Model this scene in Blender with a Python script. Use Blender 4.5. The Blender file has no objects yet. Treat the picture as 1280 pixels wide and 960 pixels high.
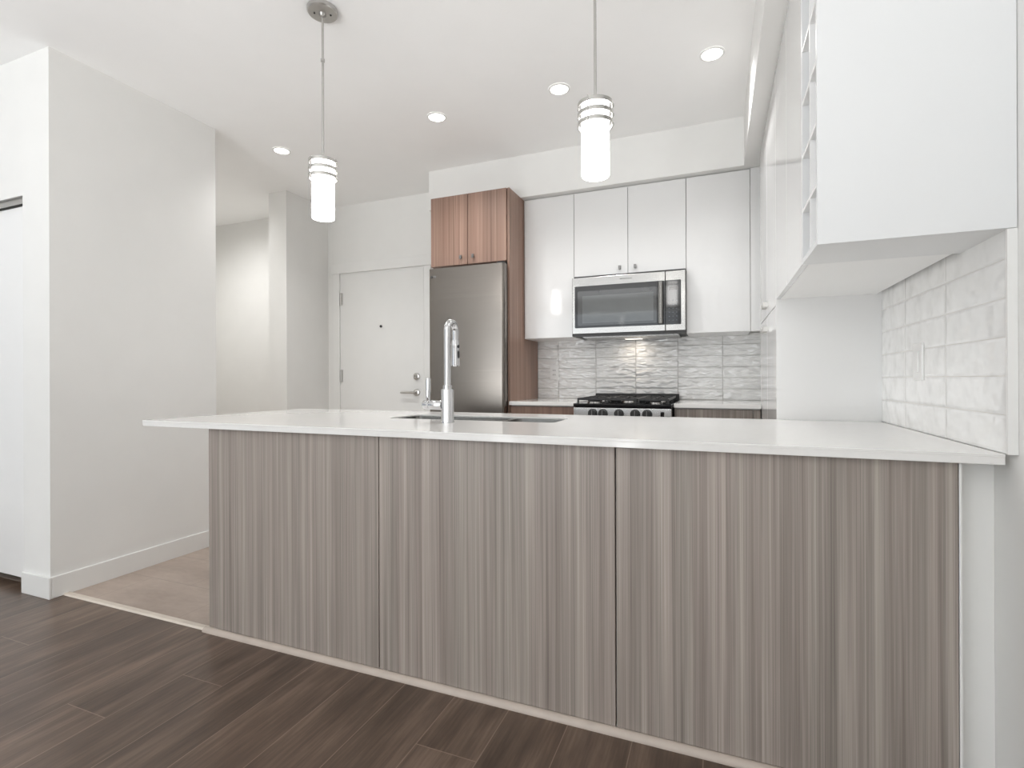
import bpy, bmesh, math, random
from mathutils import Vector, Matrix

C = bpy.context.scene
random.seed(7)
PI = math.pi

# ------------------------------------------------------------------ camera
YAW = math.atan2(256, 642); ROLL = math.radians(.215); H = 1.09
fw = Vector((-math.sin(YAW), math.cos(YAW), 0))
r0 = Vector((math.cos(YAW), math.sin(YAW), 0)); u0 = Vector((0, 0, 1))
rt = r0 * math.cos(ROLL) - u0 * math.sin(ROLL)
up = u0 * math.cos(ROLL) + r0 * math.sin(ROLL)
cd = bpy.data.cameras.new('camera'); cam = bpy.data.objects.new('camera', cd)
C.collection.objects.link(cam); C.camera = cam
m = Matrix.Identity(4)
for i in range(3):
    m[i][0] = rt[i]; m[i][1] = up[i]; m[i][2] = -fw[i]
m[2][3] = H
cam.matrix_world = m
cd.sensor_width = 36; cd.lens = 642 / 1280 * 36; cd.shift_y = -6 / 1280
cd.clip_start = .02

# ------------------------------------------------------------------ view, world, light
C.view_settings.view_transform = 'Standard'; C.view_settings.look = 'None'
C.view_settings.gamma = 1; C.view_settings.use_curve_mapping = False
C.view_settings.exposure = 0.15
C.cycles.use_denoising = True
C.cycles.max_bounces = 12; C.cycles.diffuse_bounces = 8; C.cycles.glossy_bounces = 6
C.cycles.transmission_bounces = 8; C.cycles.sample_clamp_indirect = 6
C.cycles.caustics_reflective = False; C.cycles.caustics_refractive = False
W = bpy.data.worlds.new('world'); C.world = W; W.use_nodes = True
W.node_tree.nodes['Background'].inputs[0].default_value = (.85, .93, 1, 1)
W.node_tree.nodes['Background'].inputs[1].default_value = 0.3

def area(name, loc, rot, sx, sy, power, col):
    l = bpy.data.lights.new(name, 'AREA'); l.shape = 'RECTANGLE'; l.size = sx; l.size_y = sy
    l.energy = power; l.color = col
    o = bpy.data.objects.new(name, l); o.location = loc; o.rotation_euler = rot
    C.collection.objects.link(o); return o
# daylight entering through the big window of the living room behind the camera: sky light, and an added upward fill that brightens the ceiling
WIN_W = 47; CEIL_FILL_W = 54
area('window_daylight', (-2.4, -3.52, 1.35), (PI / 2, 0, 0), 3.4, 2.2, WIN_W, (.90, .955, 1.0))
SIDE_FILL_W = 4
area('side_fill_light', (-5.12, -1.1, 1.35), (PI / 2, 0, -PI / 2), 3.6, 2.2, SIDE_FILL_W, (.90, .955, 1.0))  # added unseen side fill for the floor at the left
area('ceiling_fill', (-2.4, -3.50, .75), (PI / 2 + math.radians(50), 0, 0), 3.4, .9, CEIL_FILL_W, (.97, .985, 1))  # added fill, tilted up at the ceiling
DOWN_W = 9.6; DOWN_COL = (1.0, .99, .975)
PEND_S = 13.0
FILL_W = 108  # power of each added fill light behind the camera

# ------------------------------------------------------------------ materials
def lin(r, g, b):
    f = lambda c: (c / 255) / 12.92 if c / 255 <= .04045 else ((c / 255 + .055) / 1.055) ** 2.4
    return (f(r), f(g), f(b), 1)

class Mat:
    def __init__(s, name):
        s.m = bpy.data.materials.new(name); s.m.use_nodes = True
        s.t = s.m.node_tree; s.n = s.t.nodes; s.p = s.n['Principled BSDF']
    def node(s, typ, **kw):
        n = s.n.new(typ)
        for k, v in kw.items():
            if k.startswith('_'): setattr(n, k[1:], v)
            else:
                key = k.replace('__', ' ')
                n.inputs[key].default_value = v
        return n
    def link(s, a, b): s.t.links.new(a, b)
    def coord(s, scale, which='Object', loc=(0, 0, 0)):
        tc = s.n.new('ShaderNodeTexCoord'); mp = s.n.new('ShaderNodeMapping')
        mp.inputs['Scale'].default_value = scale; mp.inputs['Location'].default_value = loc
        s.link(tc.outputs[which], mp.inputs['Vector']); return mp.outputs[0]
    def noise(s, vec, scale=1, detail=2, rough=.5):
        n = s.n.new('ShaderNodeTexNoise'); n.inputs['Scale'].default_value = scale
        n.inputs['Detail'].default_value = detail; n.inputs['Roughness'].default_value = rough
        s.link(vec, n.inputs['Vector']); return n.outputs['Fac']
    def ramp(s, fac, stops):
        r = s.n.new('ShaderNodeValToRGB'); e = r.color_ramp.elements
        while len(e) < len(stops): e.new(.5)
        for i, (p, c) in enumerate(stops):
            e[i].position = p; e[i].color = c if len(c) == 4 else (*c, 1)
        s.link(fac, r.inputs[0]); return r.outputs[0]
    def math(s, op, a, b):
        n = s.n.new('ShaderNodeMath'); n.operation = op
        for i, v in enumerate((a, b)):
            if isinstance(v, (int, float)): n.inputs[i].default_value = v
            else: s.link(v, n.inputs[i])
        return n.outputs[0]
    def mix(s, fac, a, b, mode='MIX'):
        n = s.n.new('ShaderNodeMix'); n.data_type = 'RGBA'; n.blend_type = mode
        for k, v in ((0, fac), (6, a), (7, b)):
            if isinstance(v, (int, float, tuple)): n.inputs[k].default_value = v
            else: s.link(v, n.inputs[k])
        return n.outputs[2]
    def bump(s, height, strength, dist=.01):
        b = s.n.new('ShaderNodeBump'); b.inputs['Strength'].default_value = strength
        b.inputs['Distance'].default_value = dist
        s.link(height, b.inputs['Height']); s.link(b.outputs[0], s.p.inputs['Normal']); return b
    def base(s, c): s.p.inputs['Base Color'].default_value = c; return s
    def set(s, rough=.5, metal=0, coat=0, spec=.5, coat_rough=.03):
        p = s.p.inputs
        p['Roughness'].default_value = rough; p['Metallic'].default_value = metal
        p['Coat Weight'].default_value = coat; p['Coat Roughness'].default_value = coat_rough
        p['Specular IOR Level'].default_value = spec; return s

def plain(name, c, rough=.5, metal=0, coat=0, var=.02, vscale=6, spec=.5):
    M = Mat(name); M.set(rough, metal, coat, spec)
    f = M.noise(M.coord((vscale,) * 3), 1, 3)
    lo = tuple(max(0, x * (1 - var)) for x in c[:3]) + (1,); hi = tuple(min(1, x * (1 + var)) for x in c[:3]) + (1,)
    M.link(M.ramp(f, [(.3, lo), (.7, hi)]), M.p.inputs['Base Color']); return M.m

WALL = plain('wall_paint', (.79, .788, .772), .75, var=.01)
CEIL = plain('ceiling_paint', (.93, .93, .925), .85, var=.006)
TRIMW = plain('trim_paint', (.80, .80, .785), .35, var=.01)
DOORW = plain('door_paint', (.77, .77, .755), .4, var=.01)
GLOSS = plain('white_gloss_lacquer', (.72, .72, .717), .07, var=.004, spec=.5)
MELAM = plain('white_melamine', (.84, .84, .835), .3, var=.006)
QUARTZ = plain('white_quartz', (.78, .772, .755), .07, var=.012, vscale=60)
CHROME = plain('chrome', (.66, .66, .67), .05, 1, var=.01)
NICKEL = plain('brushed_nickel', (.56, .55, .53), .28, 1, var=.03, vscale=40)
DARKMETAL = plain('dark_iron', (.018, .017, .017), .45, 0, var=.2, vscale=40)
BLACK = plain('black_gloss', (.008, .008, .009), .06, 0, var=.05)
BLACKMAT = plain('black_matte', (.02, .02, .02), .5, 0, var=.1)
RUBBER = plain('dark_rubber', (.012, .012, .012), .5, 0, var=.1)
GREY = plain('grey_enamel', (.16, .16, .16), .4, 0, var=.04)
MARK = plain('dark_print', (.05, .05, .05), .5, 0, var=.05)
LIGHTMARK = plain('pale_print', (.2, .23, .27), .5, 0, var=.05)
SCREEN = Mat('oven_display').set(.1); SCREEN.base((.02, .018, .016, 1)); SCREEN = SCREEN.m
PLASTIC = plain('white_plastic', (.80, .80, .79), .3, var=.006)
KNOB = plain('dark_nickel', (.22, .215, .21), .35, 1, var=.03, vscale=40)
ROUND = plain('quarter_round_paint', lin(182, 170, 160), .4, var=.06, vscale=14)
STRIP = plain('transition_strip', lin(206, 196, 184), .45, var=.05, vscale=20)

def steel(name, c, horizontal=True, rough=.27):
    M = Mat(name); M.set(rough, 1)
    f = M.noise(M.coord((1.5, 1.5, 900) if horizontal else (900, 900, 1.5)), 1, 3)
    M.link(M.ramp(f, [(.25, tuple(x * .9 for x in c)), (.75, tuple(min(1, x * 1.08) for x in c))]), M.p.inputs['Base Color'])
    M.bump(f, .03, .001); return M.m
STEEL = steel('stainless_steel', (.50, .495, .485))
MWSTEEL = steel('microwave_steel', (.36, .355, .345))
FRIDGE = steel('fridge_steel', (.235, .213, .192), True, .26)
SINKST = steel('sink_steel', (.36, .355, .34), True, .25)

def laminate(name, dark, mid, light):
    M = Mat(name); M.set(.42)
    tc = M.n.new('ShaderNodeTexCoord'); oi = M.n.new('ShaderNodeObjectInfo')
    cmb = M.n.new('ShaderNodeCombineXYZ')
    off = M.math('MULTIPLY', oi.outputs['Random'], 37.0)
    for i in range(3): M.link(off, cmb.inputs[i])
    va = M.n.new('ShaderNodeVectorMath'); va.operation = 'ADD'
    M.link(tc.outputs['Object'], va.inputs[0]); M.link(cmb.outputs[0], va.inputs[1])
    def mp(sc):
        q = M.n.new('ShaderNodeMapping'); q.inputs['Scale'].default_value = sc
        M.link(va.outputs[0], q.inputs['Vector']); return q.outputs[0]
    broad = M.noise(mp((17, 17, .3)), 1, 2, .5)
    midn = M.noise(mp((75, 75, .45)), 1, 2, .5)
    fine = M.noise(mp((330, 330, 1.6)), 1, 2, .6)
    a = M.math('ADD', M.math('MULTIPLY', broad, .30), M.math('MULTIPLY', midn, .36))
    a = M.math('ADD', a, M.math('MULTIPLY', fine, .34))
    col = M.ramp(a, [(.33, dark), (.5, mid), (.66, light)])
    tint = M.ramp(M.noise(mp((28, 28, .3)), 1, 1), [(.35, (1.012, .994, .994)), (.65, (.988, 1.0, .992))])
    M.link(M.mix(1.0, col, tint, 'MULTIPLY'), M.p.inputs['Base Color'])
    M.bump(fine, .06, .0015); return M.m
TAUPE = laminate('taupe_laminate', lin(112, 104, 98), lin(149, 140, 133), lin(181, 171, 163))
WALNUT = laminate('warm_laminate', lin(112, 87, 75), lin(140, 112, 98), lin(167, 139, 123))
TRIMWOOD = laminate('trim_laminate', lin(150, 138, 128), lin(176, 164, 153), lin(196, 185, 174))

def planks():
    """planks 0.2 m wide run along Y; every row has its own end joints"""
    M = Mat('floor_planks'); M.set(.3, spec=.5)
    tc = M.n.new('ShaderNodeTexCoord'); sp = M.n.new('ShaderNodeSeparateXYZ'); M.link(tc.outputs['Object'], sp.inputs[0])
    L = 1.8
    r = M.math('DIVIDE', M.math('ADD', sp.outputs['X'], .84), .2)
    row = M.math('FLOOR', r, 0); fx = M.math('FRACT', r, 0)
    ex = M.math('MULTIPLY', M.math('MINIMUM', fx, M.math('SUBTRACT', 1.0, fx)), .2)
    hsh = M.math('FRACT', M.math('MULTIPLY', M.math('SINE', M.math('ADD', M.math('MULTIPLY', row, 28.977114), .039674), 0), 43.7), 0)
    yy = M.math('SUBTRACT', M.math('DIVIDE', sp.outputs['Y'], L), hsh)
    pid = M.math('FLOOR', yy, 0); fy = M.math('FRACT', yy, 0)
    ey = M.math('MULTIPLY', M.math('MINIMUM', fy, M.math('SUBTRACT', 1.0, fy)), L)
    e = M.math('MINIMUM', ex, ey)
    joint = M.n.new('ShaderNodeMapRange'); joint.inputs['From Min'].default_value = .0007; joint.inputs['From Max'].default_value = .0019
    joint.inputs['To Min'].default_value = 1; joint.inputs['To Max'].default_value = 0; M.link(e, joint.inputs['Value'])
    cid = M.n.new('ShaderNodeCombineXYZ'); M.link(row, cid.inputs[0]); M.link(pid, cid.inputs[1])
    wn = M.n.new('ShaderNodeTexWhiteNoise'); wn.noise_dimensions = '3D'; M.link(cid.outputs[0], wn.inputs['Vector'])
    sh = M.n.new('ShaderNodeVectorMath'); sh.operation = 'MULTIPLY_ADD'
    M.link(wn.outputs['Color'], sh.inputs[0]); sh.inputs[1].default_value = (9, 7, 5); M.link(tc.outputs['Object'], sh.inputs[2])
    def q(sc):
        k = M.n.new('ShaderNodeMapping'); k.inputs['Scale'].default_value = sc; M.link(sh.outputs[0], k.inputs['Vector']); return k.outputs[0]
    g1 = M.noise(q((15, 1.7, 1)), 1, 5, .66); g2 = M.noise(q((110, 4.5, 1)), 1, 3, .6); g3 = M.noise(q((5, 2.2, 1)), 1, 3, .55)
    a = M.math('ADD', M.math('MULTIPLY', g1, .5), M.math('MULTIPLY', g2, .25))
    a = M.math('ADD', a, M.math('MULTIPLY', g3, .25))
    col = M.ramp(a, [(.32, lin(58, 46, 39)), (.5, lin(93, 77, 66)), (.68, lin(130, 111, 97))])
    tone = M.ramp(wn.outputs['Value'], [(0, (.86, .855, .85)), (1, (1.1, 1.095, 1.09))])
    col = M.mix(1.0, col, tone, 'MULTIPLY')
    col = M.mix(M.math('MULTIPLY', joint.outputs[0], .8), col, lin(140, 122, 108))
    M.link(col, M.p.inputs['Base Color'])
    M.bump(a, .05, .003); return M.m
PLANKS = planks()

def kfloor():
    M = Mat('kitchen_floor_tile'); M.set(.4)
    n1 = M.noise(M.coord((2.2, 5, 1)), 1, 5, .6); n2 = M.noise(M.coord((14, 30, 1)), 1, 4, .6)
    a = M.math('ADD', M.math('MULTIPLY', n1, .7), M.math('MULTIPLY', n2, .3))
    col = M.ramp(a, [(.3, lin(152, 137, 126)), (.55, lin(172, 157, 146)), (.75, lin(188, 174, 163))])
    mp = M.coord((1, 1, 1), loc=(.2, .2, 0)); b = M.n.new('ShaderNodeTexBrick'); b.offset = .5
    for k, v in (('Scale', 1), ('Mortar Size', .002), ('Brick Width', .6), ('Row Height', .3)): b.inputs[k].default_value = v
    M.link(mp, b.inputs['Vector'])
    M.link(M.mix(b.outputs['Fac'], col, lin(150, 138, 128)), M.p.inputs['Base Color']); return M.m
KFLOOR = kfloor()

def tiles(name, axis, w, h, u0_, v0_, grout, rip=(13, 36, .022, 1.0)):
    """glossy hand-made looking stacked tiles; axis = horizontal world axis of the wall"""
    M = Mat(name); M.set(.05, spec=rip[3])
    tc = M.n.new('ShaderNodeTexCoord'); sp = M.n.new('ShaderNodeSeparateXYZ'); M.link(tc.outputs['Object'], sp.inputs[0])
    def edge(out, start, size):
        d = M.math('DIVIDE', M.math('SUBTRACT', out, start), size)
        fr = M.math('FRACT', M.math('ADD', d, 100.0), 0)
        e = M.math('MULTIPLY', M.math('MINIMUM', fr, M.math('SUBTRACT', 1.0, fr)), size)
        return e, M.math('FLOOR', d, 0)
    eu, iu = edge(sp.outputs[axis], u0_, w); ev, iv = edge(sp.outputs['Z'], v0_, h)
    e = M.math('MINIMUM', eu, ev)
    g = M.n.new('ShaderNodeMapRange'); g.inputs['From Min'].default_value = .0006; g.inputs['From Max'].default_value = .0019
    M.link(e, g.inputs['Value'])
    pil = M.n.new('ShaderNodeMapRange'); pil.inputs['From Min'].default_value = .0; pil.inputs['From Max'].default_value = .010
    pil.interpolation_type = 'SMOOTHSTEP'; M.link(e, pil.inputs['Value'])
    ofs = M.n.new('ShaderNodeCombineXYZ')
    M.link(M.math('MULTIPLY', iu, 3.7), ofs.inputs[0]); M.link(M.math('MULTIPLY', iv, 5.3), ofs.inputs[1])
    cv = M.n.new('ShaderNodeCombineXYZ'); M.link(sp.outputs[axis], cv.inputs[0]); M.link(sp.outputs['Z'], cv.inputs[1])
    mu = M.n.new('ShaderNodeVectorMath'); mu.operation = 'MULTIPLY_ADD'; M.link(cv.outputs[0], mu.inputs[0])
    mu.inputs[1].default_value = (rip[0], rip[1], 1); M.link(ofs.outputs[0], mu.inputs[2])
    rippl = M.noise(mu.outputs[0], 1, 1.5, .45)
    hgt = M.math('ADD', M.math('MULTIPLY', pil.outputs[0], .12), M.math('MULTIPLY', rippl, 1.0))
    M.bump(hgt, 1.0, rip[2])
    body = (.85, .85, .843, 1)
    M.link(M.mix(g.outputs[0], grout, body), M.p.inputs['Base Color'])
    M.link(M.math('SUBTRACT', .75, M.math('MULTIPLY', g.outputs[0], .69)), M.p.inputs['Roughness'])
    return M.m
TILEB = tiles('back_wall_tile', 'X', .307, .0802, -.881, .934, lin(164, 161, 156))
TILER = tiles('side_wall_tile', 'Y', .357, .0925, 1.548, .908, lin(212, 210, 206), (11, 13, .009, .9))

def emit(name, col, s):
    M = Mat(name); p = M.p.inputs
    p['Base Color'].default_value = (.9, .9, .9, 1); p['Emission Color'].default_value = col; p['Emission Strength'].default_value = s
    return M.m
LENS = emit('led_lens', (1, .97, .92, 1), 6)
OPAL = emit('lit_opal_glass', (1, .985, .965, 1), PEND_S)
OPALOFF = plain('opal_glass', (.88, .87, .85), .25)
LENSDIM = emit('dim_lamp_lens', (1, .9, .78, 1), 1.2)

# ------------------------------------------------------------------ mesh helpers
class MB:
    """collects shapes into one bmesh; build() links them as ONE mesh object"""
    def __init__(s): s.b = bmesh.new()
    def box(s, x0, x1, y0, y1, z0, z1):
        v = [s.b.verts.new(p) for p in ((x0, y0, z0), (x1, y0, z0), (x1, y1, z0), (x0, y1, z0), (x0, y0, z1), (x1, y0, z1), (x1, y1, z1), (x0, y1, z1))]
        for f in ((0, 3, 2, 1), (4, 5, 6, 7), (0, 1, 5, 4), (1, 2, 6, 5), (2, 3, 7, 6), (3, 0, 4, 7)): s.b.faces.new([v[i] for i in f])
        return s
    def prism(s, pts, lo, hi, axis='z'):
        mk = {'z': lambda p, t: (p[0], p[1], t), 'y': lambda p, t: (p[0], t, p[1]), 'x': lambda p, t: (t, p[0], p[1])}[axis]
        a = [s.b.verts.new(mk(p, lo)) for p in pts]; b = [s.b.verts.new(mk(p, hi)) for p in pts]
        n = len(pts); s.b.faces.new(a[::-1]); s.b.faces.new(b)
        for i in range(n): s.b.faces.new((a[i], a[(i + 1) % n], b[(i + 1) % n], b[i]))
        return s
    def lathe(s, prof, c=(0, 0, 0), axis='z', n=32, cap=True):
        """prof: (radius, height) list revolved about an axis through c"""
        rings = []
        for r, h in prof:
            ring = []
            for k in range(n):
                a = 2 * PI * k / n; u, v = r * math.cos(a), r * math.sin(a)
                p = {'z': (u, v, h), 'y': (u, h, v), 'x': (h, u, v)}[axis]
                ring.append(s.b.verts.new((c[0] + p[0], c[1] + p[1], c[2] + p[2])))
            rings.append(ring)
        for a, b in zip(rings, rings[1:]):
            for k in range(n): s.b.faces.new((a[k], a[(k + 1) % n], b[(k + 1) % n], b[k]))
        if cap:
            s.b.faces.new(rings[0][::-1]); s.b.faces.new(rings[-1])
        return s
    def cyl(s, c, r, h0, h1, axis='z', n=32): return s.lathe([(r, h0), (r, h1)], c, axis, n)
    def tube(s, pts, r, n=20):
        pts = [Vector(p) for p in pts]; rings = []
        rr = r if isinstance(r, (list, tuple)) else [r] * len(pts)
        t0 = (pts[1] - pts[0]).normalized(); nrm = t0.orthogonal().normalized()
        for i, p in enumerate(pts):
            t = (pts[min(i + 1, len(pts) - 1)] - pts[max(i - 1, 0)]).normalized()
            nrm = (nrm - t * nrm.dot(t)).normalized(); bn = t.cross(nrm)
            rings.append([s.b.verts.new(p + (nrm * math.cos(2 * PI * k / n) + bn * math.sin(2 * PI * k / n)) * rr[i]) for k in range(n)])
        for a, b in zip(rings, rings[1:]):
            for k in range(n): s.b.faces.new((a[k], a[(k + 1) % n], b[(k + 1) % n], b[k]))
        s.b.faces.new(rings[0][::-1]); s.b.faces.new(rings[-1]); return s
    def build(s, name, mat, parent=None, base=(0, 0, 0), bevel=0, smooth=False, seg=2):
        bmesh.ops.recalc_face_normals(s.b, faces=s.b.faces)
        me = bpy.data.meshes.new(name); s.b.to_mesh(me); s.b.free()
        o = bpy.data.objects.new(name, me); C.collection.objects.link(o)
        off = Vector(base) if parent is None else root_of(parent)
        me.transform(Matrix.Translation(-off))
        if parent is None: o.location = off
        else: o.parent = parent
        me.materials.append(mat)
        if smooth:
            for p in me.polygons: p.use_smooth = True
            e = o.modifiers.new('edges', 'EDGE_SPLIT'); e.split_angle = math.radians(35)
        if bevel:
            b = o.modifiers.new('bevel', 'BEVEL'); b.width = bevel; b.segments = seg; b.limit_method = 'ANGLE'
            b.angle_limit = math.radians(40); b.harden_normals = False
        return o
def root_of(o):
    v = Vector((0, 0, 0))
    while o: v += o.location; o = o.parent
    return v
def tag(o, label, cat=None, group=None, kind=None):
    o['label'] = label
    if cat: o['category'] = cat
    if group: o['group'] = group
    if kind: o['kind'] = kind
    return o
def thing(name, loc, label, cat, group=None):
    o = bpy.data.objects.new(name, None); C.collection.objects.link(o); o.location = loc
    o.empty_display_size = .1
    return tag(o, label, cat, group)
def struct(name, mb, mat, label, cat, bevel=0, base=(0, 0, 0)):
    return tag(mb.build(name, mat, bevel=bevel, base=base), label, cat, kind='structure')
def copy_tree(o, parent=None):
    c = o.copy(); C.collection.objects.link(c); c.parent = parent
    for ch in list(o.children): copy_tree(ch, c)
    return c

# ------------------------------------------------------------------ the room
HC = 2.765; XR = .65; XL = -5.2; YB = 4.0; YF = -3.6
struct('floor', MB().box(XL - .1, XR + .1, YF - .1, 1.6, -.1, 0), PLANKS, 'dark brown wood plank floor of the living area in the foreground', 'floor')
struct('floor_kitchen', MB().box(XL - .1, XR + .1, 1.6, YB + .1, -.1, .001), KFLOOR, 'beige stone look tile floor leading behind the peninsula', 'floor')
struct('ceiling', MB().box(XL - .1, XR + .1, YF - .1, YB + .1, HC, HC + .1), CEIL, 'flat white ceiling with recessed lights', 'ceiling')
struct('wall_right', MB().box(XR, XR + .1, YF - .1, YB + .1, 0, HC), WALL, 'off white wall at the right edge', 'wall')
# back wall with the doorway of the entry door
DX0, DX1, DZ = -3.375, -2.43, 2.105
struct('wall_back', MB().box(XL - .1, DX0, YB, YB + .1, 0, HC).box(DX1, XR, YB, YB + .1, 0, HC).box(DX0, DX1, YB, YB + .1, DZ, HC), WALL,
       'off white wall around the entry door', 'wall')
struct('wall_stub', MB().box(-3.73, -3.525, 3.475, YB, 0, HC), WALL, 'narrow white wall end left of the entry door', 'wall')
# closet block at the left
KX = -3.33
struct('wall_left', MB().box(KX, -3.1, 1.53, 2.45, 0, HC).box(XL, KX, 1.53, 1.65, 2.05, HC).box(XL, KX, 2.35, 2.45, 0, HC).box(XL, -4.75, 1.53, 1.65, 0, 2.05), WALL,
       'tall off white wall block at the left with closet opening', 'wall')
WX0, WX1, WZ0, WZ1 = -4.2, -.6, .2, 2.5
struct('wall_far_left', MB().box(XL - .1, XL, YF - .1, -3.0, 0, HC).box(XL - .1, XL, .8, YB + .1, 0, HC).box(XL - .1, XL, -3.0, .8, 0, WZ0).box(XL - .1, XL, -3.0, .8, WZ1, HC), WALL, 'off white side wall of the living area', 'wall')
struct('wall_front', MB().box(XL, WX0, YF - .1, YF, 0, HC).box(WX1, XR, YF - .1, YF, 0, HC).box(WX0, WX1, YF - .1, YF, 0, WZ0).box(WX0, WX1, YF - .1, YF, WZ1, HC), WALL,
       'wall with the wide living room window', 'wall')
wf = MB()
for x in (WX0, -3.0, -1.85, WX1 - .06): wf.box(x, x + .06, YF - .08, YF - .03, WZ0, WZ1)
wf.box(WX0, WX1, YF - .08, YF - .03, WZ0, WZ0 + .06).box(WX0, WX1, YF - .08, YF - .03, WZ1 - .06, WZ1)
struct('window_1', wf, TRIMW, 'white framed living room window', 'window')
wf = MB()
for y in (-3.0, -1.73, -.47, .74): wf.box(XL - .08, XL - .03, y, y + .06, WZ0, WZ1)
wf.box(XL - .08, XL - .03, -3.0, .8, WZ0, WZ0 + .06).box(XL - .08, XL - .03, -3.0, .8, WZ1 - .06, WZ1)
struct('added_side_window', wf, TRIMW, 'unseen white framed side window, added with the side fill light', 'window')  # frame added around the side fill light, out of view
# bulkheads
SB = 2.451
struct('ceiling_bulkhead', MB().box(-2.15, XR, 3.6, YB, SB, HC).box(.166, XR, 1.54, 3.6, SB, HC), WALL,
       'boxed in white bulkhead above the kitchen cabinets', 'bulkhead')
# baseboards and trims
bb = lambda: MB()
BH = .108
struct('baseboard_left', bb().box(-3.1, -3.088, 1.53, 2.45, 0, BH), TRIMW, 'white baseboard along the left wall block', 'baseboard', .003)
struct('baseboard_closet', bb().box(KX, -3.088, 1.518, 1.53, 0, BH), TRIMW, 'white baseboard return beside the closet door', 'baseboard', .003)
struct('baseboard_hall', bb().box(XL, -3.73, YB - .012, YB, 0, BH).box(-3.525, -3.513, 3.475, YB, 0, BH).box(-3.74, -3.513, 3.463, 3.475, 0, BH), TRIMW,
       'white baseboard in the entry hall', 'baseboard', .003)
struct('trim_1', MB().prism([(1.578, .001), (1.612, .001), (1.606, .009), (1.584, .009)], -3.088, -2.062, 'x'), STRIP,
       'pale strip between the plank floor and the tile floor', 'floor trim')
qr = [(1.585, 0.0), (1.566, 0.0)] + [(1.585 - .019 * math.cos(a), .019 * math.sin(a)) for a in [i * PI / 16 for i in range(1, 9)]]
struct('trim_2', MB().prism(qr, -2.075, .556, 'x'), ROUND, 'pale wood quarter round moulding along the foot of the peninsula', 'floor trim')
struct('trim_3', MB().box(.560, .6495, 1.655, 1.70, 0, .881), WALL, 'white drywall return between peninsula panels and right wall', 'wall trim')
struct('trim_4', MB().box(.5545, .5600, 1.5855, 1.655, 0, .881), TRIMW, 'thin white bead beside the rightmost peninsula panel', 'wall trim')
struct('trim_5', MB().box(.6300, .6495, 1.5405, 1.548, .909, 1.437), TRIMW, 'white edge strip finishing the side wall tiles', 'tile trim')
# tiled splashbacks
struct('wall_right_tiles', MB().box(.635, .6495, 1.548, 2.54, .909, 1.46), TILER, 'wavy glossy white tiles on the right wall above the peninsula', 'tiles')
struct('wall_back_tiles', MB().box(-1.36, .6495, 3.99, 3.9995, .934, 1.46), TILEB, 'wavy glossy white tiles behind the range', 'tiles')

# ------------------------------------------------------------------ entry door
d1 = thing('door_1', (-2.9, YB, 0), 'white flat entry door with peephole and lever handle', 'door'); d1['kind'] = 'structure'
MB().box(-3.363, -2.443, YB - .006, YB + .038, .008, 2.098).build('door_leaf', DOORW, d1, bevel=.002)
fr = MB().box(-3.3745, -3.364, YB - .004, YB + .06, 0, 2.1045).box(-2.442, -2.4305, YB - .004, YB + .06, 0, 2.1045).box(-3.364, -2.442, YB - .002, YB + .06, 2.0995, 2.1045)
fr.build('door_frame', TRIMW, d1)
for z in (.25, 1.07, 1.81):
    h = MB(); h.cyl((-3.364, YB - .012, 0), .0085, z, z + .115, n=16); h.box(-3.375, -3.347, YB - .012, YB - .0055, z, z + .115)
    h.build('hinge', NICKEL, d1, smooth=True)
MB().lathe([(.012, -.012), (.012, -.004), (.007, -.002)], (-2.902, YB - .004, 1.587), 'y', 20).build('peephole', BLACKMAT, d1)
k = MB().lathe([(.033, -.004), (.031, -.014), (.019, -.018), (.017, -.03), (.0155, -.032)], (-2.519, YB - .004, 1.119), 'y', 28).build('deadbolt', NICKEL, d1, smooth=True)
MB().box(-2.5205, -2.5175, YB - .038, YB - .035, 1.109, 1.129).build('key_slot', BLACKMAT, k)
lv = MB().lathe([(.033, -.004), (.031, -.014), (.014, -.018), (.012, -.05)], (-2.519, YB - .004, .974), 'y', 28)
lv.tube([(-2.51, YB - .05, .974), (-2.56, YB - .055, .974), (-2.62, YB - .053, .974), (-2.665, YB - .048, .973)], [.011, .010, .009, .008], 14)
lv.build('lever_handle', NICKEL, d1, smooth=True)
tr = MB().box(-3.445, -3.3755, YB - .02, YB - .0005, 0, 2.112).box(-2.43, -2.365, YB - .02, YB - .0005, 0, 2.112).box(-3.465, -2.345, YB - .026, YB - .0005, 2.112, 2.205)
struct('trim_6', tr, TRIMW, 'flat white casing with deep head around the entry door', 'door casing', .002)

# ------------------------------------------------------------------ closet door
d2 = thing('door_2', (-4.0, 1.58, 0), 'white sliding closet door at the left edge', 'door'); d2['kind'] = 'structure'
MB().box(-4.74, KX - .002, 1.562, 1.597, .05, 2.012).build('door_leaf', MELAM, d2, bevel=.002)
tk = MB().box(-4.75, KX, 1.545, 1.61, 2.038, 2.0495).box(-4.75, KX, 1.545, 1.549, 2.018, 2.038).box(-4.75, KX, 1.606, 1.61, 2.018, 2.038)
tag(tk.build('sliding_track', NICKEL, d2), 'grey metal top track')

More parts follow.
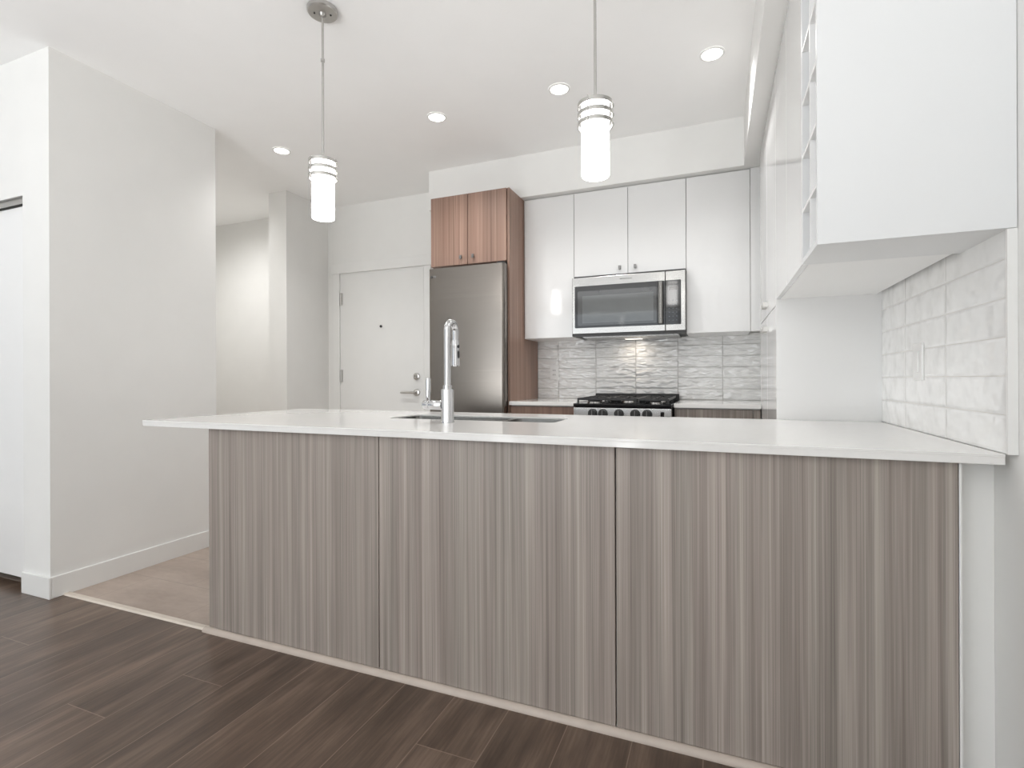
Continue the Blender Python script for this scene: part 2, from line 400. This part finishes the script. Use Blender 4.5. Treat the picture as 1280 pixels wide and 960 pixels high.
# ------------------------------------------------------------------ peninsula
PY = 1.585
PT, PB = .908, .882
seams = (-2.055, -1.166, -.291, .5545)
names = ('grey brown wood grain peninsula cabinet, leftmost of the three below the white counter',
         'grey brown wood grain peninsula cabinet, middle one of the three below the sink',
         'grey brown wood grain peninsula cabinet, rightmost of the three beside the white wall')
for i in range(3):
    x0, x1 = seams[i], seams[i + 1]
    t = thing('peninsula_cabinet', ((x0 + x1) / 2, PY, 0), names[i], 'cabinet', 'peninsula cabinets')
    a, b = x0 + .002, x1 - .002
    c = MB().box(a, a + .018, 1.606, 2.50, 0, .66 if i == 1 else .8815).box(b - .018, b, 1.606, 2.50, 0, .66 if i == 0 else .8815).box(a + .018, b - .018, 1.606, 2.50, .08, .1).box(a + .018, b - .018, 1.606, 1.616, .1, .8815)
    c.build('carcass', MELAM, t)
    MB().box(a, b, PY, 1.604, .0195 if i >= 0 else 0, .8810).build('back_panel', TAUPE, t, bevel=.0012)
    n = 2; w = (b - a) / n
    for j in range(n):
        d = MB().box(a + j * w + .0015, a + (j + 1) * w - .0015, 2.502, 2.52, .1, .876).build('door', TAUPE, t, bevel=.001)
        kx = a + w + (-.05 if j == 0 else .05)
        MB().box(kx - .006, kx + .006, 2.52, 2.543, .80, .825).build('knob', NICKEL, d)
    MB().box(a, b, 2.44, 2.455, .0015, .079).build('toe_kick', TAUPE, t)

# countertop with the two-bowl sink cut-out (bmesh frame of boxes welded into one slab outline)
SX0, SX1, SY0, SY1 = -1.455, -.632, 2.05, 2.31
def slab_with_hole(mb, o, hole, z0, z1, rad=.03):
    ox0, ox1, oy0, oy1 = o; hx0, hx1, hy0, hy1 = hole
    def rr(x0, x1, y0, y1, r, n=6):
        p = []
        for cx, cy, a0 in ((x1 - r, y1 - r, 0), (x0 + r, y1 - r, PI / 2), (x0 + r, y0 + r, PI), (x1 - r, y0 + r, 1.5 * PI)):
            for k in range(n + 1):
                a = a0 + PI / 2 * k / n; p.append((cx + r * math.cos(a), cy + r * math.sin(a)))
        return p
    n = 6
    inner = rr(hx0, hx1, hy0, hy1, rad, n); outer = rr(ox0, ox1, oy0, oy1, .002, n)
    L = len(inner); V = lambda pts, z: [mb.b.verts.new((x, y, z)) for x, y in pts]
    it, ot, ib, ob = V(inner, z1), V(outer, z1), V(inner, z0), V(outer, z0)
    for k in range(L):
        q = (k + 1) % L
        mb.b.faces.new((it[k], ot[k], ot[q], it[q])); mb.b.faces.new((ib[q], ob[q], ob[k], ib[k]))
        mb.b.faces.new((ot[k], ob[k], ob[q], ot[q])); mb.b.faces.new((ib[k], it[k], it[q], ib[q]))
    return mb
ct = slab_with_hole(MB(), (-2.448, .6345, 1.56, 2.5395), (SX0, SX1, SY0, SY1), PT - .008, PT)
for q_ in ((-2.4475, .634, 1.5605, 1.60), (-2.4475, -2.408, 1.60, 2.50), (-2.4475, .634, 2.50, 2.539)): ct.box(*q_, PB, PT - .0075)
tag(ct.build('peninsula_countertop', QUARTZ, base=(-.9, 2.05, PB), bevel=.0015), 'long white quartz countertop overhanging the peninsula', 'countertop')

# sink below the slab
sk = thing('kitchen_sink', ((SX0 + SX1) / 2, (SY0 + SY1) / 2, .68), 'stainless steel double bowl sink set into the peninsula countertop', 'sink')
def bowl(x0, x1, y0, y1, zt, zb):
    b = MB(); r = .035; n = 5
    def rr(i, z):
        p = []
        X0, X1, Y0, Y1 = x0 + i, x1 - i, y0 + i, y1 - i
        for cx, cy, a0 in ((X1 - r, Y1 - r, 0), (X0 + r, Y1 - r, PI / 2), (X0 + r, Y0 + r, PI), (X1 - r, Y0 + r, 1.5 * PI)):
            for k in range(n + 1):
                a = a0 + PI / 2 * k / n; p.append(b.b.verts.new((cx + r * math.cos(a), cy + r * math.sin(a), z)))
        return p
    rings = [rr(-.012, zt), rr(0, zt), rr(.004, zb + .03), rr(.016, zb + .006), rr(.03, zb)]
    outer = [rr(-.012, zt), rr(-.002, zt - .002), rr(.002, zb + .03), rr(.014, zb + .003), rr(.03, zb - .002)]
    for rs in (rings, outer):
        for A, B in zip(rs, rs[1:]):
            for k in range(len(A)): b.b.faces.new((A[k], A[(k + 1) % len(A)], B[(k + 1) % len(A)], B[k]))
        b.b.faces.new(rs[-1])
    return b
xm = -.905
for (x0, x1) in ((SX0 + .002, xm - .012), (xm + .012, SX1 - .002)):
    bw = bowl(x0, x1, SY0 + .002, SY1 - .002, PT - .009, .69).build('bowl', SINKST, sk, smooth=True)
    MB().lathe([(.04, .6925), (.04, .6935), (.03, .6925), (.012, .692)], ((x0 + x1) / 2, (SY0 + SY1) / 2, 0), 'z', 24).build('drain', CHROME, bw, smooth=True)

# faucet
FX, FY = -1.060, 1.92
fa = thing('kitchen_faucet', (FX, FY, PT), 'chrome gooseneck pull down faucet standing beside the sink', 'faucet')
MB().lathe([(.0285, PT), (.0285, PT + .006), (.0265, PT + .009), (.0265, 1.046), (.0245, 1.050), (.019, 1.051), (.019, 1.064), (.017, 1.066)], (FX, FY, 0), 'z', 36).build('base_body', CHROME, fa, smooth=True)
R = .036; pts = [(FX, FY, 1.06), (FX, FY, 1.15), (FX, FY, 1.25)]
cz = 1.298
pts += [(FX, FY, cz)] + [(FX, FY + R - R * math.cos(a), cz + 1.05 * R * math.sin(a)) for a in [PI * k / 16 for k in range(1, 16)]] + [(FX, FY + 2 * R, cz), (FX, FY + 2 * R, 1.255)]
MB().tube(pts, .0145, 28).build('spout', CHROME, fa, smooth=True)
sh = MB().lathe([(.0150, 1.262), (.0165, 1.256), (.0175, 1.20), (.0195, 1.165), (.0195, 1.150), (.015, 1.146)], (FX, FY + 2 * R, 0), 'z', 28).build('spray_head', CHROME, fa, smooth=True)
for z0, z1, r in ((1.226, 1.240, .006), (1.182, 1.214, .0055)):
    MB().lathe([(r * .5, z0), (r, z0 + .004), (r, z1 - .004), (r * .5, z1)], (FX + .0165, FY + 2 * R - .004, 0), 'z', 14).build('spray_button', BLACKMAT, sh, smooth=True)
hb = MB().lathe([(.018, -.025), (.0205, -.03), (.0205, -.083), (.0195, -.085)], (FX, FY, .981), 'x', 28).build('handle_barrel', CHROME, fa, smooth=True)
MB().lathe([(.017, -.085), (.0205, -.088), (.0205, -.112), (.017, -.117)], (FX, FY, .981), 'x', 28).build('handle_cap', CHROME, hb, smooth=True)
MB().lathe([(.009, .992), (.0105, 1.0), (.0115, 1.092), (.010, 1.097)], (FX - .094, FY, 0), 'z', 20).build('handle_lever', CHROME, hb, smooth=True)

# ------------------------------------------------------------------ back run: base cabinets, counters, range
CT, CB = .934, .908
CY = 3.35
for (x0, x1, lab, nd) in ((-1.3585, -.875, 'brown wood grain base cabinet between fridge panel and range', 1),
                          (-.249, .24, 'brown wood grain base cabinet right of the range', 1)):
    t = thing('base_cabinet', ((x0 + x1) / 2, 3.66, 0), lab, 'cabinet', 'base cabinets beside the range')
    MB().box(x0, x1, 3.394, 3.985, .1, CB - .0005).build('carcass', MELAM, t)
    d = MB().box(x0 + .0015, x1 - .0415 if x1 > 0 else x1 - .0015, 3.375, 3.3935, .105, .73).build('door', WALNUT if x1 < 0 else TAUPE, t, bevel=.001)
    MB().box(x1 - .06, x1 - .048, 3.352, 3.375, .66, .685).build('knob', NICKEL, d)
    d = MB().box(x0 + .0015, x1 - .0415 if x1 > 0 else x1 - .0015, 3.375, 3.3935, .734, CB - .008).build('drawer', WALNUT if x1 < 0 else TAUPE, t, bevel=.001)
    MB().box((x0 + x1) / 2 - .006, (x0 + x1) / 2 + .006, 3.352, 3.375, .80, .825).build('knob', NICKEL, d)
    if x1 > 0: MB().box(x1 - .039, x1, 3.378, 3.3935, .1, CB - .008).build('filler', TAUPE, t)
    MB().box(x0, x1, 3.43, 3.445, .0015, .0995).build('toe_kick', WALNUT, t)
tag(MB().box(-1.3595, -.8745, CY, 3.9895, CB, CT).build('back_countertop', QUARTZ, base=(-1.12, 3.67, CB), bevel=.0015), 'short white quartz countertop between fridge panel and range', 'countertop', 'back countertops')
tag(MB().box(-.2495, .6345, 3.425, 3.9895, CB, CT).box(-.2495, .2425, CY, 3.425, CB, CT).build('back_countertop', QUARTZ, base=(.1, 3.67, CB), bevel=.0015), 'white quartz countertop right of the range', 'countertop', 'back countertops')

RX0, RX1, RY = -.8715, -.2575, 3.27
rg = thing('gas_range', ((RX0 + RX1) / 2, 3.62, 0), 'narrow stainless steel gas range with black grates under the microwave', 'range')
MB().box(RX0 + .002, RX1 - .002, RY + .035, 3.985, .03, .908).build('oven_body', BLACKMAT, rg)
MB().box(RX0, RX1, RY, RY + .034, .80, .9045).build('control_panel', steel('range_steel', (.70, .695, .685)), rg, bevel=.003)
MB().box(RX0 - .001, RX1 + .001, RY - .004, 3.93, .9085, .931).build('cooktop', BLACK, rg, bevel=.004)
MB().box(RX0 + .0, RX1 - .0, 3.93, 3.985, .909, .978).build('backguard', BLACKMAT, rg, bevel=.003)
for x in (-.744, -.678, -.576, -.475, -.402):
    kb = MB().lathe([(.0305, 0), (.0305, -.006), (.027, -.008), (.0255, -.028), (.023, -.031)], (x, RY, .868), 'y', 28).build('knob', BLACKMAT, rg, smooth=True)
    MB().box(x - .0025, x + .0025, RY - .0345, RY - .026, .850, .889).build('pointer', GREY, kb)
MB().box(-.322, -.300, RY - .002, RY + .001, .855, .885).build('display', BLACK, rg)
od = MB().box(RX0 + .002, RX1 - .002, RY - .005, RY + .033, .22, .795).build('oven_door', STEEL, rg, bevel=.004)
MB().box(RX0 + .09, RX1 - .09, RY - .007, RY - .0052, .34, .66).build('oven_window', BLACK, od)
oh = MB().tube([(RX0 + .05, RY - .055, .745), (RX1 - .05, RY - .055, .745)], .011, 16)
for x in (RX0 + .08, RX1 - .08): oh.tube([(x, RY - .055, .745), (x, RY - .004, .745)], .008, 12)
oh.build('oven_handle', STEEL, od, smooth=True)
MB().box(RX0 + .002, RX1 - .002, RY, RY + .033, .035, .215).build('warming_drawer', STEEL, rg, bevel=.004)
def grate(x0, x1):
    g = MB(); y0, y1 = RY + .03, 3.915; t = .011; zt = .965; zb = .951
    g.box(x0, x1, y0, y0 + t, zb, zt).box(x0, x1, y1 - t, y1, zb, zt)
    g.box(x0, x0 + t, y0 + t, y1 - t, zb, zt).box(x1 - t, x1, y0 + t, y1 - t, zb, zt)
    xm_ = (x0 + x1) / 2
    g.box(x0 + t, x1 - t, (y0 + y1) / 2 - t / 2, (y0 + y1) / 2 + t / 2, zb, zt)
    for f in (.25, .75):
        yc = y0 + (y1 - y0) * f
        g.box(x0 + t, xm_ - .03, yc - t / 2, yc + t / 2, zb, zt).box(xm_ + .03, x1 - t, yc - t / 2, yc + t / 2, zb, zt)
        g.box(xm_ - t / 2, xm_ + t / 2, yc - .14 if f > .5 else y0 + t, yc - .03, zb, zt).box(xm_ - t / 2, xm_ + t / 2, yc + .03, yc + .13, zb, zt)
    for x in (x0, x1 - t):
        for y in (y0, y1 - t, (y0 + y1) / 2 - t / 2): g.box(x, x + t, y, y + t, .9315, zb)
    return g
gw = (RX1 - RX0 - .03) / 3
for i in range(3):
    a = RX0 + .015 + gw * i
    grate(a + .002, a + gw - .002).build('burner_grate', DARKMETAL, rg, bevel=.0015)
for (x, y, r) in ((-.765, 3.42, .05), (-.765, 3.77, .042), (-.565, 3.60, .052), (-.365, 3.42, .042), (-.365, 3.77, .05)):
    bn = MB().lathe([(r, .9312), (r * .95, .938), (r * .6, .94)], (x, y, 0), 'z', 24).build('burner_base', STEEL, rg, smooth=True)
    MB().lathe([(r * .8, .9402), (r * .8, .947), (r * .7, .949)], (x, y, 0), 'z', 24).build('burner_cap', DARKMETAL, bn, smooth=True)
for x in (RX0 + .03, RX1 - .07): MB().box(x, x + .04, 3.33, 3.36, .0015, .0295).build('foot', RUBBER, rg)

# ------------------------------------------------------------------ fridge and its surround
fg = thing('refrigerator', (-1.672, 3.62, 0), 'tall stainless steel refrigerator under the wood grain cupboards', 'refrigerator')
MB().box(-1.968, -1.385, 3.362, 3.95, .03, 1.885).build('case', GREY, fg, bevel=.003)
def fdoor(name, z0, z1):
    b = MB(); x0, x1, y0, y1, r = -1.972, -1.372, 3.29, 3.352, .022
    p = [(x0, y1), (x1, y1)]
    p += [(x1 - r + r * math.cos(a), y0 + r - r * math.sin(a)) for a in [PI / 2 * k / 8 for k in range(9)]]
    p += [(x0 + r - r * math.sin(a), y0 + r - r * math.cos(a)) for a in [PI / 2 * k / 8 for k in range(9)]]
    b.prism(p, z0, z1); return b.build(name, FRIDGE, fg, smooth=True)
up_d = fdoor('fridge_door', .705, 1.902); fdoor('freezer_drawer', .05, .695)
MB().box(-1.965, -1.38, 3.3525, 3.3615, .05, 1.88).build('door_gasket', RUBBER, fg)
MB().lathe([(.009, -.0015), (.009, .001)], (-1.945, 3.29, 1.842), 'y', 20).build('emblem', MARK, up_d)
e2 = MB()
for k in range(2): e2.box(-1.928 + k * .012, -1.920 + k * .012, 3.2885, 3.2905, 1.835, 1.849)
e2.build('emblem_letters', GREY, up_d)
MB().box(-1.425, -1.375, 3.30, 3.36, 1.9025, 1.913).build('hinge_cover', RUBBER, fg)
for x in (-1.93, -1.45): MB().box(x, x + .04, 3.40, 3.44, .0015, .0295).build('foot', RUBBER, fg)

fc = thing('fridge_cabinet', (-1.69, 3.69, 1.932), 'brown wood grain double cupboard above the refrigerator', 'cabinet')
MB().box(-1.998, -1.3795, 3.391, 3.985, 1.932, 2.4495).build('carcass', WALNUT, fc)
for (x0, x1, kx) in ((-1.997, -1.691, -1.739), (-1.6875, -1.3825, -1.640)):
    d = MB().box(x0, x1, 3.37, 3.389, 1.934, 2.4495).build('door', WALNUT, fc, bevel=.0012)
    kb = MB().box(kx - .004, kx + .004, 3.356, 3.37, 1.983, 1.991); kb.box(kx - .009, kx + .009, 3.346, 3.356, 1.972, 1.999)
    kb.build('knob', KNOB, d, bevel=.001)
tag(MB().box(-1.3775, -1.3605, 3.375, 3.985, .0015, 2.4495).build('fridge_gable_panel', WALNUT, base=(-1.37, 3.68, 0), bevel=.001), 'tall brown wood grain panel on the right side of the refrigerator', 'panel')

# ------------------------------------------------------------------ white wall cabinets at the back
UY = 3.655; UT = 2.4495
def tab(x, y, z, par):   # small square tab pull
    return MB().box(x - .007, x + .007, y - .022, y, z - .013, z + .013).build('knob', KNOB, par, bevel=.001)
def upper(x0, x1, z0, doors, label, knobs=()):
    t = thing('wall_cabinet', ((x0 + x1) / 2, 3.8, z0), label, 'cabinet', 'white glossy wall cabinets over the range')
    MB().box(x0 + .0005, x1 - .0005, UY + .0195, 3.985, z0, UT).build('carcass', MELAM, t)
    n = len(doors) - 1; ds = []
    for i in range(n):
        ds.append(MB().box(doors[i] + .0016, doors[i + 1] - .0016, UY, UY + .018, z0 + .001, UT - .008).build('door', GLOSS, t, bevel=.0012))
    for i, (x, z) in enumerate(knobs): tab(x, UY, z, ds[i])
    return t
upper(-1.3595, -.966, 1.395, (-1.348, -.966), 'white glossy wall cabinet, leftmost, beside the fridge panel')
upper(-.966, -.189, 1.826, (-.966, -.577, -.189), 'white glossy double door wall cabinet above the microwave', ((-.634, 1.875), (-.527, 1.875)))
upper(-.189, .204, 1.395, (-.189, .204), 'white glossy wall cabinet right of the microwave')
tag(MB().box(.2055, .2620, UY + .0005, UY + .018, 1.395, UT).build('cabinet_filler', GLOSS, base=(.23, UY, 1.395)), 'narrow white filler strip in the corner of the wall cabinets', 'filler strip')

# ------------------------------------------------------------------ microwave
MX0, MX1, MY, MZ0, MZ1 = -.9525, -.1885, 3.545, 1.395, 1.803
mw = thing('microwave', (-.57, 3.77, MZ0), 'stainless steel over the range microwave with black window', 'microwave')
MB().box(MX0 + .002, MX1 - .002, 3.592, 3.985, MZ0 + .006, MZ1 + .018).build('case', BLACKMAT, mw)
SPX = -.3165
dr = MB().box(MX0, SPX, MY, 3.59, MZ0 + .012, MZ1).build('door', MWSTEEL, mw, bevel=.003)
def rrect(x0, x1, z0, z1, r, n=5):
    p = []
    for cx, cz_, a0 in ((x1 - r, z1 - r, 0), (x0 + r, z1 - r, PI / 2), (x0 + r, z0 + r, PI), (x1 - r, z0 + r, 1.5 * PI)):
        for k in range(n + 1):
            a = a0 + PI / 2 * k / n; p.append((cx + r * math.cos(a), cz_ + r * math.sin(a)))
    return p
dw = MB().prism(rrect(-.932, SPX - .0005, 1.448, 1.742, .008), MY - .002, MY + .002, 'y').build('window', BLACK, dr)
GLASSG = plain('smoked_glass', (.06, .065, .066), .05, 0, var=.04, spec=.8)
MB().prism(rrect(-.912, -.372, 1.464, 1.706, .006), MY - .0028, MY - .0021, 'y').build('glass_pane', plain('dark_glass', (.022, .023, .024), .05, spec=.8), dr)
MB().prism(rrect(-.878, -.392, 1.480, 1.672, .003), MY - .0034, MY - .0029, 'y').build('mesh_screen', GLASSG, dr)
hd = MB().prism([(MY - .004, 0), (MY - .030, 0), (MY - .036, .01)] , 0, 1, 'x') if False else MB()
hs = [(-.363, MY - .016), (-.357, MY - .028), (-.345, MY - .034), (-.333, MY - .028), (-.327, MY - .016), (-.345, MY - .010)]
hd.prism(hs, 1.455, 1.733, 'z'); hd.box(-.352, -.338, MY - .014, MY - .0021, 1.475, 1.495).box(-.352, -.338, MY - .014, MY - .0021, 1.693, 1.713)
hd.build('door_handle', MWSTEEL, dr, bevel=.002)
lg = MB()
lg.box(-.615, -.597, MY - .002, MY + .001, 1.7735, 1.7775)
for i, (w, h) in enumerate(((.008, .004), (.006, .005), (.003, .008), (.004, .008), (.003, .009), (.003, .008))):
    lg.box(-.592 + i * .0105, -.592 + i * .0105 + w, MY - .002, MY + .001, 1.7755 - h / 2, 1.7755 + h / 2)
lg.build('emblem', MARK, dr)
cp = MB().box(SPX + .002, MX1, MY, 3.59, MZ0 + .012, MZ1).build('control_panel', MWSTEEL, mw, bevel=.003)
kp = MB().prism(rrect(SPX + .003, -.216, 1.448, 1.742, .006), MY - .002, MY + .002, 'y').build('keypad', BLACK, mw)
MB().box(-.292, -.240, MY - .0026, MY - .0015, 1.676, 1.700).build('display', SCREEN, kp)
for r in range(6):
    for c_ in range(3): MB().box(-.293 + c_ * .0235, -.288 + c_ * .0235, MY - .0024, MY - .0019, 1.475 + r * .026, 1.4775 + r * .026).build('key', LIGHTMARK, kp)
MB().box(MX0, MX1, MY + .002, 3.59, MZ0 - .004, MZ0 + .0115).build('vent_lip', BLACKMAT, mw)
MB().box(MX0 + .06, MX1 - .05, 3.62, 3.95, MZ0 - .010, MZ0 + .0055).build('underside_filter', MWSTEEL, mw)

l = bpy.data.lights.new('cooktop_lamp', 'AREA'); l.shape = 'RECTANGLE'; l.size = .12; l.size_y = .05; l.energy = .3; l.color = (1, .87, .72)
lo = bpy.data.objects.new('cooktop_lamp', l); C.collection.objects.link(lo); lo.parent = mw; lo.location = (0, .10, -.016)
MB().box(-.63, -.51, 3.84, 3.90, MZ0 - .0125, MZ0 - .0102).build('lamp_lens', LENSDIM, mw)

# ------------------------------------------------------------------ right hand cabinets
RXF = .245; RZ = 1.438
wr = thing('wine_rack_cabinet', (.45, 1.67, RZ), 'white wall cabinet with open cubbies at the near end, beside the right wall', 'cabinet')
RY0, RY1 = 1.54, 1.803
c = MB().box(RXF, .6345 + .014, RY0, RY0 + .016, RZ, UT).box(RXF, .6485, RY1 - .016, RY1, RZ, UT).box(.635, .6485, RY0 + .016, RY1 - .016, RZ, UT)
c.box(RXF, .635, RY0 + .016, RY1 - .016, RZ, RZ + .016).box(RXF, .635, RY0 + .016, RY1 - .016, UT - .016, UT)
c.build('carcass', plain('white_satin_panel', (.735, .745, .75), .3, var=.006), wr, bevel=.0008)
YM = 1.652
MB().box(RXF + .001, .634, YM, YM + .010, RZ + .0162, UT - .0162).build('divider', MELAM, wr)
for z in (1.600, 1.763, 1.926, 2.089, 2.252):
    MB().box(RXF + .001, .634, RY0 + .0162, YM - .0002, z - .005, z + .005).build('shelf', MELAM, wr)
    MB().box(RXF + .001, .634, YM + .0102, RY1 - .0162, z - .005, z + .005).build('shelf', MELAM, wr)
ru = thing('side_wall_cabinet', (.45, 2.17, RZ), 'white glossy wall cabinet between the cubby rack and the tall pantry', 'cabinet')
MB().box(RXF + .0185, .617, RY1 + .0005, 2.5405, RZ + .0005, UT).build('carcass', MELAM, ru)
for (y0, y1) in ((RY1 + .001, 2.171), (2.1735, 2.5405)):
    MB().box(RXF, RXF + .018, y0, y1, RZ, UT - .008).build('door', GLOSS, ru, bevel=.0012)
tp = thing('tall_pantry', (.45, 2.98, 0), 'tall white glossy pantry standing behind the right end of the countertop', 'cabinet')
MB().box(RXF + .0185, .6485, 2.5575, 3.42, .1, UT).build('carcass', MELAM, tp)
MB().box(RXF, .6485, 2.5410, 2.5570, .0015, UT).build('gable_panel', GLOSS, tp, bevel=.001)
TSP = 1.413
for (y0, y1, ky) in ((2.5585, 2.980, 2.935), (2.983, 3.4195, 3.028)):
    for (z0, z1, kz) in ((.105, TSP - .002, TSP - .07), (TSP + .002, UT - .008, TSP + .055)):
        d = MB().box(RXF, RXF + .018, y0, y1, z0, z1).build('door', GLOSS, tp, bevel=.0012)
        MB().box(RXF - .024, RXF, ky - .007, ky + .007, kz - .013, kz + .013).build('knob', NICKEL, d, bevel=.001)
MB().box(RXF + .05, .6485, 2.5575, 3.42, .0015, .0995).build('toe_kick', TAUPE, tp)

# ------------------------------------------------------------------ outlets
ol = thing('wall_outlet', (-1.221, 3.99, 1.144), 'white electrical outlet on the back tiles left of the range', 'outlet')
MB().box(-1.257, -1.185, 3.984, 3.9898, 1.085, 1.203).build('cover_plate', PLASTIC, ol, bevel=.002)
MB().prism(rrect(-1.238, -1.204, 1.108, 1.180, .004), 3.981, 3.984, 'y').build('receptacle', PLASTIC, ol)
for z in (1.124, 1.160):
    for x in (-1.230, -1.215): MB().box(x, x + .004, 3.9803, 3.9812, z - .005, z + .006).build('socket_slot', MARK, ol.children[1])
sw = thing('light_switch', (.635, 2.12, 1.143), 'white rocker light switch on the right wall tiles', 'switch')
MB().box(.628, .6348, 2.074, 2.158, 1.081, 1.205).build('cover_plate', PLASTIC, sw, bevel=.002)
MB().prism([(.6275, 1.108), (.6215, 1.108), (.6245, 1.178), (.6275, 1.178)], 2.098, 2.134, 'y').build('rocker', PLASTIC, sw)

# ------------------------------------------------------------------ ceiling lights
def downlight(x, y, label, group='recessed ceiling lights over the kitchen', watts=1, cone=128):
    t = thing('recessed_light', (x, y, HC), label, 'ceiling light', group)
    MB().lathe([(.062, HC - .0005), (.062, HC - .004), (.052, HC - .007), (.049, HC - .003)], (x, y, 0), 'z', 36, cap=False).build('trim_ring', TRIMW, t, smooth=True)
    MB().lathe([(.0495, HC - .0008), (.0495, HC - .0045)], (x, y, 0), 'z', 36).build('lens', LENS, t)
    l = bpy.data.lights.new('lamp', 'SPOT'); l.energy = DOWN_W * 4 * watts; l.color = DOWN_COL; l.spot_size = math.radians(cone); l.spot_blend = 1.0; l.shadow_soft_size = .05
    lo = bpy.data.objects.new('lamp', l); C.collection.objects.link(lo); lo.parent = t; lo.location = (0, 0, -.03)
downlight(-2.942, 2.859, 'round recessed ceiling light nearest the left wall, leftmost of the row')
downlight(-1.653, 2.867, 'round recessed ceiling light between the two pendant lamps, second from the left wall')
downlight(-.839, 2.857, 'round recessed ceiling light just left of the right pendant lamp')
downlight(-.017, 2.844, 'round recessed ceiling light nearest the right bulkhead, rightmost of the row')
downlight(-4.35, 3.2, 'round recessed ceiling light in the entry hall behind the left wall', 'recessed light of the hall', 1.35, 172)

def pendant(x, y, label):
    t = thing('pendant_lamp', (x, y, HC), label, 'pendant lamp', 'pendant lamps over the peninsula')
    cn = MB().lathe([(.066, HC - .0005), (.066, HC - .016), (.062, HC - .020), (.016, HC - .021), (.014, HC - .035), (.008, HC - .038)], (x, y, 0), 'z', 40).build('canopy', NICKEL, t, smooth=True)
    for a in (.6, .6 + PI):
        MB().lathe([(.004, HC - .0205), (.004, HC - .0235)], (x + .035 * math.cos(a), y + .035 * math.sin(a), 0), 'z', 12).build('screw', BLACKMAT, cn)
    st = MB().cyl((x, y, 0), .0052, 2.09, HC - .036, n=18).build('stem', NICKEL, t, smooth=True)
    MB().lathe([(.006, 2.525), (.009, 2.528), (.009, 2.540), (.006, 2.543)], (x, y, 0), 'z', 18).build('coupling', NICKEL, st, smooth=True)
    MB().lathe([(.0075, 2.105), (.02, 2.092), (.045, 2.086), (.045, 2.082)], (x, y, 0), 'z', 32).build('socket_cap', NICKEL, t, smooth=True)
    g = MB().lathe([(.0465, 2.081), (.049, 2.078), (.049, 1.822), (.047, 1.8185)], (x, y, 0), 'z', 48, cap=False)
    g.b.faces.new([g.b.verts.new((x + .047 * math.cos(2 * PI * k / 48), y + .047 * math.sin(2 * PI * k / 48), 1.8185)) for k in range(48)])
    tag(g.build('glass_shade', OPAL, t, smooth=True), 'opal white glass cylinder')
    cage = None
    for z in (2.072, 2.038, 2.004):
        ro, ri, h = .0635, .0605, .0075
        rg_ = MB().lathe([(ro, z - h), (ro, z + h), (ri, z + h), (ri, z - h), (ro, z - h)], (x, y, 0), 'z', 48, cap=False).build('ring', NICKEL, t, smooth=True)
    for a in (math.radians(-104), math.radians(16), math.radians(136)):
        p = MB(); ca, sa = math.cos(a), math.sin(a)
        p.tube([(x + .0595 * ca, y + .0595 * sa, 1.994), (x + .0595 * ca, y + .0595 * sa, 2.083)], .0022, 10)
        p.tube([(x + .043 * ca, y + .043 * sa, 2.084), (x + .0605 * ca, y + .0605 * sa, 2.084)], .0022, 10)
        post = p.build('strut', NICKEL, t, smooth=True)
        for z in (2.072, 2.038, 2.004):
            MB().tube([(x + .0637 * ca, y + .0637 * sa, z), (x + .0665 * ca, y + .0665 * sa, z)], .0055, 12).build('screw', NICKEL, post)
pendant(-1.650, 1.842, 'slim pendant lamp with white glass cylinder, left one, hanging left of the faucet')
pendant(-.403, 1.830, 'slim pendant lamp with white glass cylinder, right one, before the wall cabinets')

# added unseen fill lights behind the camera, put in to brighten the ceiling
def fill_uplight(x, y, label):
    t = thing('added_fill_uplight', (x, y, 0), label, 'fill light', 'added fill lights behind the camera')
    MB().lathe([(.13, .0), (.13, .02), (.11, .03)], (x, y, 0), 'z', 32).build('base', NICKEL, t, smooth=True)
    MB().lathe([(.10, .03), (.12, .40), (.125, .42), (.118, .42), (.112, .40), (.092, .04)], (x, y, 0), 'z', 36, cap=False).build('can', NICKEL, t, smooth=True)
    l = bpy.data.lights.new('fill_spot', 'SPOT'); l.energy = FILL_W; l.color = (1, 1, 1); l.spot_size = math.radians(172); l.spot_blend = .6; l.shadow_soft_size = .11
    lo = bpy.data.objects.new('fill_spot', l); C.collection.objects.link(lo); lo.parent = t; lo.location = (0, 0, .45); lo.rotation_euler = (PI, 0, 0)
fill_uplight(-1.5, -2.9, 'unseen fill light in a nickel can, added to brighten the ceiling, nearest the big window')
fill_uplight(-2.1, -1.9, 'unseen fill light in a nickel can, added to brighten the ceiling, nearest the closet door')
fill_uplight(-.8, -1.8, 'unseen fill light in a nickel can, added to brighten the ceiling, nearest the right wall')
